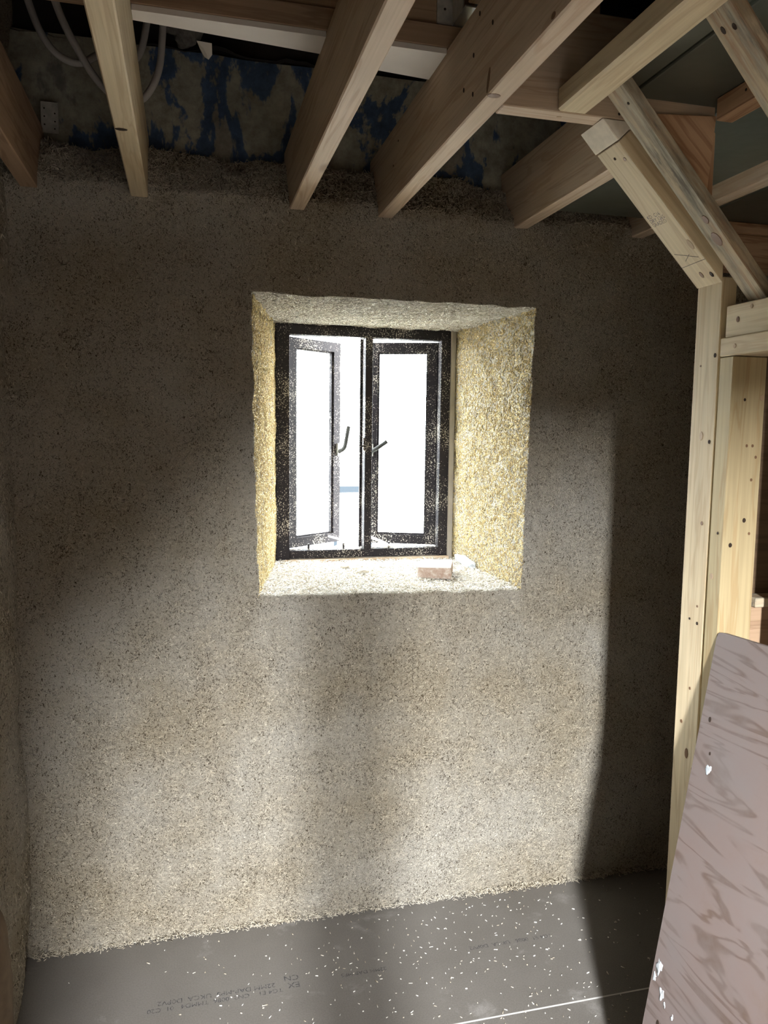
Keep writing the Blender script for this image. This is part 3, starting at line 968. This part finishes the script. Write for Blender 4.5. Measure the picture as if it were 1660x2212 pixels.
# white soffit wedge
for (xa, xb, ya, yb, lb) in ((-0.099, 0.298, -0.588, -0.551, 'white tapered board between the second and third joists'),
                     (0.345, 0.570, -0.520, -0.497, 'white tapered board between the third and fourth joists')):
    bm = bmesh.new()
    vs = [(xa, -0.629), (xb, -0.629), (xb, yb), (xa, ya)]
    lo = [bm.verts.new((x, y, 2.424)) for x, y in vs]
    hi = [bm.verts.new((x, y, 2.4355)) for x, y in vs]
    bm.faces.new(lo[::-1]); bm.faces.new(hi)
    for i in range(4):
        bm.faces.new((lo[i], lo[(i + 1) % 4], hi[(i + 1) % 4], hi[i]))
    tag(link('white_board', bm_mesh('white_board', bm), M['white_board']), lb, 'board', 'white boards under the brown plate')
# galvanised hanger with its short joist
hg = empty('joist_hanger', (0.593, -0.66, 2.486))
tag(hg, 'galvanised joist hanger on the brown upper timber', 'hanger')
bm = bmesh.new()
bm_box(bm, (0.612, -0.665, 2.488), (0.056, 0.085, 0.003))
place_child(link('seat_plate', bm_mesh('seat_plate', bm), M['zinc']), hg)
for xx in (0.5855, 0.6385):
    bm = bmesh.new()
    bm_box(bm, (xx, -0.655, 2.57), (0.003, 0.07, 0.165))
    place_child(link('side_plate', bm_mesh('side_plate', bm), M['zinc_dull']), hg)
bm = bmesh.new()
bm_box(bm, (0.566, -0.621, 2.57), (0.036, 0.003, 0.165))
fl = link('flange', bm_mesh('flange', bm), M['zinc_dull'])
place_child(fl, hg)
for zz in (2.52, 2.56, 2.60):
    disc('nail_hole', fl, (0.566, -0.6228, zz), (0, -1, 0), 0.003, M['hole'])
sj = box_obj('short_joist', 0.588, 0.6365, -2.2, -0.712, 2.4905, 2.66, M['pine_brown'], axis='Y')
tag(sj, 'short brown joist resting in the galvanised hanger', 'joist')

# conduits, connector plate, scrap, fluff
c1 = tube('conduit', [(x * 1.04, -2.35 + (y + 2.35) * 1.04, 1.587 + (z - 1.587) * 1.04) for x, y, z in [(-0.395, -0.15, 2.72), (-0.372, -0.15, 2.64), (-0.343, -0.15, 2.562), (-0.302, -0.15, 2.517), (-0.250, -0.14, 2.510), (-0.205, -0.12, 2.56), (-0.13, -0.09, 2.545), (-0.095, -0.10, 2.60), (-0.08, -0.10, 2.74)]], 0.0095, M['conduit'])
tag(c1, 'grey flexible conduit hanging in the upper loop, outermost at the left', 'conduit', 'grey conduits at the top left')
c2 = tube('conduit', [(-0.335, -0.19, 2.74), (-0.310, -0.18, 2.65), (-0.285, -0.17, 2.585), (-0.258, -0.16, 2.54), (-0.225, -0.13, 2.49), (-0.175, -0.10, 2.452), (-0.11, -0.08, 2.455), (-0.068, -0.08, 2.52), (-0.052, -0.08, 2.60), (-0.045, -0.08, 2.76)], 0.0095, M['conduit'])
tag(c2, 'grey flexible conduit sagging lowest behind the pale joist', 'conduit', 'grey conduits at the top left')
cp = empty('connector_plate', (-0.368, 0.10, 2.43))
tag(cp, 'perforated metal strap on the old wall beside the leftmost joist', 'strap')
bm = bmesh.new()
bm_box(bm, (-0.369, 0.108, 2.462), (0.047, 0.002, 0.085))
bevel_all(bm, 0.0008)
place_child(link('strap', bm_mesh('strap', bm), M['zinc_dull']), cp)
for (dx, dz) in ((-0.014, 0.024), (0.014, 0.012), (-0.014, 0.002), (0.014, -0.010), (-0.014, -0.02), (0.013, -0.030)):
    disc('nail_hole', cp, (-0.369 + dx, 0.1065, 2.462 + dz), (0, -1, 0), 0.0022, M['hole'])
bm = bmesh.new()
pv = [(0.030, 2.425), (0.062, 2.422), (0.063, 2.402), (0.055, 2.389), (0.046, 2.392), (0.038, 2.408)]
f0 = [bm.verts.new((x, -0.535 - 0.004 * math.sin(i * 2.1), z)) for i, (x, z) in enumerate(pv)]
f1 = [bm.verts.new((x, -0.534 - 0.004 * math.sin(i * 2.1), z)) for i, (x, z) in enumerate(pv)]
bm.faces.new(f0); bm.faces.new(f1[::-1])
for i in range(6):
    bm.faces.new((f0[i], f1[i], f1[(i + 1) % 6], f0[(i + 1) % 6]))
tag(link('paper_scrap', bm_mesh('paper_scrap', bm), M['paper']), 'torn pale scrap hanging under the white board', 'scrap')
tag(blob('fluff_tuft', (0.0, 0.06, 2.72), (0.045, 0.04, 0.04), M['fluff'], 13, 0.7), 'dark tuft of fibre hanging above the painted plaster', 'tuft')

# ================================================================== BRACED POST AND PARTITION
post = box_obj('corner_post', 1.146, 1.184, -0.850, -0.764, 0.0, 1.935, M['pine_pale'], axis='Z')
tag(post, 'tall pale timber post under the knee brace', 'post')
nl = (-1, 0, 0)
for (yy, zz, r, mt_, el) in ((-0.838, 1.765, .004, 'hole', 1.3), (-0.79, 1.745, .0025, 'knot', 1), (-0.805, 1.585, .006, 'knot_pale', 1.8), (-0.835, 1.572, .004, 'hole', 1.2),
                         (-0.825, 1.385, .004, 'knot', 1.2), (-0.825, 1.19, .003, 'knot', 1.0), (-0.828, 1.15, .0035, 'hole', 1.2), (-0.80, 1.155, .003, 'hole', 1.0),
                         (-0.815, 0.99, .003, 'knot', 1.3), (-0.79, 0.90, .004, 'knot', 1.2), (-0.815, 0.83, .006, 'knot', 2.2), (-0.84, 0.80, .004, 'knot', 1.5)):
    disc('nail_hole' if mt_ == 'hole' else 'knot', post, (1.1457, yy, zz), nl, r, M[mt_], el, (0, 0, 1))
T = 0.038 * math.sqrt(2)
# knee brace at 45 degrees with its separate end block
kb = prism_xz('knee_brace', [(0.876, 2.192), (1.146, 1.922), (1.184, 1.940), (1.146 + T + .01, 1.922), (0.876 + T * 0.5 + 0.02, 2.192 + T * 0.5 - 0.02 + 0.0)][:2] + [(1.1455, 1.9765), (0.876 + 0.027, 2.192 + 0.027)], -0.850, -0.762, math.radians(-45), M['pine_pale'])
tag(kb, 'pale knee brace with a printed stamp, from post to cross timber', 'brace')
n45 = Vector((-1, 0, -1)).normalized()
def on_brace(s, y):
    return Vector((0.876 + s * 0.27, y, 2.192 - s * 0.27)) + n45 * 0.0003
for (s_, y_, mt_, r_, el_) in ((0.93, -0.836, 'hole', .005, 1.5), (0.915, -0.806, 'knot', .005, 1.7), (0.07, -0.806, 'hole', .0035, 1), (0.10, -0.832, 'knot', .004, 1), (0.71, -0.838, 'knot_pale', .007, 2.0)):
    disc('nail_hole' if mt_ == 'hole' else 'knot', kb, on_brace(s_, y_), n45, r_, M[mt_], el_, (1, 0, -1))
def brace_line(s0, y0, s1, y1, w=0.0011):
    o = bar('pencil_line', on_brace(s0, y0), on_brace(s1, y1), w, 0.0006, M['pencil'], kb, n45)
    return o
brace_line(0.825, -0.849, 0.835, -0.764)
brace_line(0.735, -0.772, 0.80, -0.835)
brace_line(0.80, -0.79, 0.765, -0.815)
# stamp print on the brace: small blocks of illegible grading text
tx = text_mesh('stamp_print', 'KD  C16\nDRY 1265\nGRADED', 0.0125, M['stamp_print'], 0.85)
ux = Vector((0, -1, 0))
uy = Vector((-1, 0, 1)).normalized()
tx.matrix_world = Matrix.Translation(on_brace(0.475, -0.772) + n45 * 0.0002) @ Matrix((ux, uy, ux.cross(uy))).transposed().to_4x4()
place_child(tx, kb)
eb = prism_xz('brace_end_block', [(0.836, 2.2335), (0.8745, 2.1935), (0.903, 2.2215), (0.893, 2.2335)], -0.852, -0.758, math.radians(45), M['end_grain'])
tag(eb, 'pale end-grain block at the top of the knee brace', 'block')
# gusset and short stud inside the corner
gs = prism_xz('gusset', [(0.93, 2.250), (1.099, 2.262), (1.084, 2.09), (1.07, 2.09)], -0.862, -0.8515, math.radians(-45), M['pine_red'])
tag(gs, 'triangular reddish gusset with diagonal grain behind the weathered strut', 'gusset')
ss = box_obj('short_stud', 1.070, 1.108, -0.850, -0.806, 2.052, 2.234, M['pine_red'], axis='Z')
tag(ss, 'short reddish upright at the right of the gusset', 'stud')
# second stud, rails of the partition
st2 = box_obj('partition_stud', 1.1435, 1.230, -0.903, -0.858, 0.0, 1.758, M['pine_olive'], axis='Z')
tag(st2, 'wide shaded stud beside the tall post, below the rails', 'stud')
for (xx, zz, r, mt_) in ((1.178, 1.665, .003, 'hole'), (1.222, 1.67, .006, 'knot_pale'), (1.19, 1.565, .003, 'knot'), (1.205, 1.565, .003, 'knot'), (1.195, 1.40, .0045, 'hole'), (1.163, 1.345, .0045, 'hole'), (1.215, 1.54, .003, 'knot'), (1.207, 1.49, .003, 'knot'), (1.21, 1.37, .003, 'knot')):
    disc('nail_hole' if mt_ == 'hole' else 'knot', st2, (xx, -0.9033, zz), (0, -1, 0), r, M[mt_], 1.2)
for (yy, zz, r, mt_) in ((-0.885, 1.37, .003, 'hole'), (-0.872, 1.27, .006, 'knot_pale')):
    disc('knot', st2, (1.1432, yy, zz), nl, r, M[mt_], 1.2)
r1 = box_obj('lower_rail', 1.139, 1.230, -3.9, -0.862, 1.7595, 1.799, M['pine_pale'], axis='Y')
tag(r1, 'lower pale partition rail resting on the studs', 'rail')
r2 = box_obj('upper_rail', 1.147, 1.234, -3.9, -0.866, 1.8, 1.868, M['pine_pale'], axis='Y')
tag(r2, 'deeper upper partition rail stacked on the lower rail', 'rail')
disc('knot', r2, (1.1467, -0.905, 1.835), nl, 0.005, M['knot'], 1.3)
disc('knot', r2, (1.1467, -0.945, 1.857), nl, 0.004, M['knot_pale'], 1.3)
disc('knot', r1, (1.1387, -0.91, 1.778), nl, 0.004, M['knot_pale'], 1.3)
ps = box_obj('partition_stud', 1.175, 1.225, -1.70, -1.66, 0, 1.758, M['pine'], axis='Z')
tag(ps, 'partition stud hidden behind the leaning plywood', 'stud')
pb = box_obj('light_block_panel', 1.240, 1.252, -2.69, -0.955, 0.0, 1.758, M['pine_shade'], axis='Y')  # added to stop rear light leaking through the partition
tag(pb, 'added board blocking light through the partition, shade put into its colour', 'board')
pb2 = box_obj('light_block_panel', 1.236, 2.2, -0.848, -0.834, 0.0, 1.868, M['pine_shade'], axis='X')  # added to block the light leak beside the post
tag(pb2, 'added light-blocking board behind the noggin, shade put into its colour', 'board')
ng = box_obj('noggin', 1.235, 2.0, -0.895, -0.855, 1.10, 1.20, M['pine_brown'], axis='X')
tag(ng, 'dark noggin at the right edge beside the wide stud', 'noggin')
ngt = box_obj('torn_batten', 1.238, 2.0, -0.905, -0.855, 1.2005, 1.222, M['weathered'], axis='X')
tag(ngt, 'torn grey batten lying on the dark noggin', 'batten')

# weathered struts
def strut(name, x0, z0, x1, z1, yf, yb, th, lab, marks):
    d = Vector((x1 - x0, 0, z1 - z0)).normalized()
    nrm = Vector((-d.z, 0, d.x))
    a, b = Vector((x0, 0, z0)), Vector((x1, 0, z1))
    pts = [a, b, b + nrm * th, a + nrm * th]
    o = prism_xz(name, [(p.x, p.z) for p in pts], yf, yb, math.atan2(d.z, d.x), M['weathered'], 0.002)
    tag(o, lab, 'strut', 'weathered struts')
    for (s_, y_, mt_, r_, el_) in marks:
        p = a.lerp(b, s_)
        disc('knot', o, (p.x - nrm.x * .0003, y_, p.z - nrm.z * .0003), -nrm, r_, M[mt_], el_, d)
    return o
strut('weathered_strut', 0.815, 2.262, 1.182, 1.870, -0.952, -0.896, 0.026, 'grey weathered strut with dark knots in front of the knee brace',
      [(0.60, -0.93, 'knot', .008, 1.3), (0.69, -0.925, 'knot', .012, 1.5), (0.08, -0.935, 'hole', .003, 1)])
strut('weathered_strut', 0.812, 2.272, 1.180, 1.871, -1.252, -1.192, 0.026, 'grey weathered strut at the top right corner of the picture',
      [(0.09, -1.21, 'hole', .004, 1.8), (0.10, -1.232, 'hole', .004, 1.5)])

# leaning plywood sheet
p0 = Vector((0.967, -0.903, 0.0015))
vv = Vector((0.176, 0, 1.15))
vh = vv.length
vv.normalize()
uu = Vector((0, -1, 0))
nn = uu.cross(vv)
bm = bmesh.new()
out = [(0, 0), (1.25, 0), (1.25, vh + 0.06), (0.012, vh + 0.0), (0.003, vh - 0.004), (0, vh - 0.014)]
fa = [bm.verts.new((u_, v_, 0)) for u_, v_ in out]
fb = [bm.verts.new((u_, v_, 0.018)) for u_, v_ in out]
bm.faces.new(fa); bm.faces.new(fb[::-1])
for i in range(len(out)):
    bm.faces.new((fa[i], fb[i], fb[(i + 1) % len(out)], fa[(i + 1) % len(out)]))
bmesh.ops.recalc_face_normals(bm, faces=bm.faces)
bevel_all(bm, 0.0015)
ply = link('plywood_sheet', bm_mesh('plywood_sheet', bm), M['ply'])
rgt = nn if nn.x > 0 else -nn
ply.matrix_world = Matrix.Translation(p0) @ Matrix((uu, vv, rgt)).transposed().to_4x4()
tag(ply, 'worn pinkish plywood sheet leaning against the partition', 'plywood')
for (u_, v_, r_, mt_) in ((0.03, 0.97, .004, 'hole'), (0.05, 0.90, .0025, 'hole'), (0.12, 0.30, .005, 'hole'), (0.05, 0.27, .005, 'hole')):
    p = p0 + uu * u_ + vv * v_ - rgt * 0.0002
    disc('knot', ply, p, -rgt, r_, M[mt_], 1.6, vv)
def splash(seed, u_, v_, r_):
    p = p0 + uu * u_ + vv * v_
    o = blob('plaster_splash', (0, 0, 0), (r_, r_ * 1.5, 0.0012), M['foam'], seed, 0.8, 3)
    o.matrix_world = Matrix.Translation(p) @ Matrix((uu, vv, rgt)).transposed().to_4x4()
    place_child(o, ply)
for i, (u_, v_, r_) in enumerate(((0.022, 0.385, .008), (0.012, 0.352, .005), (0.045, 0.335, .007), (0.06, 0.32, .003), (0.09, 0.315, .003), (0.055, 0.865, .006))):
    splash(20 + i, u_, v_, r_)

# ================================================================== FLOOR PRINT, CHIPS
def floor_text(body, size, x_start, y_base, name='printed_text'):
    o = text_mesh(name, body, size, M['floor_print'])
    o.matrix_world = Matrix.Translation((x_start, y_base, 0.0004)) @ Matrix.Rotation(math.pi, 4, 'Z')
    place_child(o, floor)
    return o
floor_text('22MM DAP-MP5  UKCA  D0PV2', 0.024, 0.222, -0.277)
floor_text('TG4 E1    CN2  0086  TMMD4   01  C20', 0.022, 0.240, -0.302)
floor_text('EX\nCN', 0.030, 0.292, -0.287)
floor_text('22MM DAP-MP5', 0.020, 0.55, -0.285)
floor_text('TG4 E1  0086   UKCA  D0PV2', 0.022, 1.10, -0.258)

def floor_points(n, fx, fy):
    return np.stack([fx(n), fy(n), np.zeros(n)], 1)
# ragged line of shavings along the foot of the wall
k = 9000
P = np.stack([rng.uniform(XL, 1.75, k), -np.abs(rng.normal(0, 0.010, k)) + 0.004, np.abs(rng.normal(0, 0.006, k))], 1)
dens = 0.5 + 0.5 * vnoise(np.stack([P[:, 0], P[:, 0] * 0, P[:, 0] * 0], 1), 6, 5)
P = P[rng.uniform(size=k) < 0.35 + 0.65 * dens]
k = len(P)
o = flakes('wall_foot_shavings', P, np.tile([0, -0.3, 0.95], (k, 1)), rng.uniform(0.006, 0.02, k), rng.uniform(0.0015, 0.0035, k), rng.uniform(0.0008, 0.002, k), 0.5, M['shiv'])
tag(o, 'line of loose hemp shavings along the foot of the wall', 'shavings', kind='stuff')
k = 700
P = np.stack([rng.normal(0.75, 0.42, k), rng.uniform(-0.85, -0.045, k), np.full(k, 0.0006)], 1)
P = P[(P[:, 0] > -0.42) & (P[:, 0] < 1.7)]
k = len(P)
sz = rng.uniform(0.6, 1.0, k) ** 2
o = flakes('floor_chips', P, np.tile([0, 0, 1.0], (k, 1)), (0.003 + 0.014 * rng.beta(1.2, 4.5, k)), rng.uniform(0.0015, 0.0034, k), rng.uniform(0.0012, 0.0036, k), 0.15, M['shiv_pale'])
tag(o, 'pale hemp chips scattered over the floor', 'chips', kind='stuff')

# rough stone end showing at the lower left
qs = blob('stone_pier', (-0.552, -0.375, 0.10), (0.10, 0.11, 0.42), M['stone'], 17, 0.16, 5)
tag(qs, 'rough stone lump at the lower left edge', 'stone')
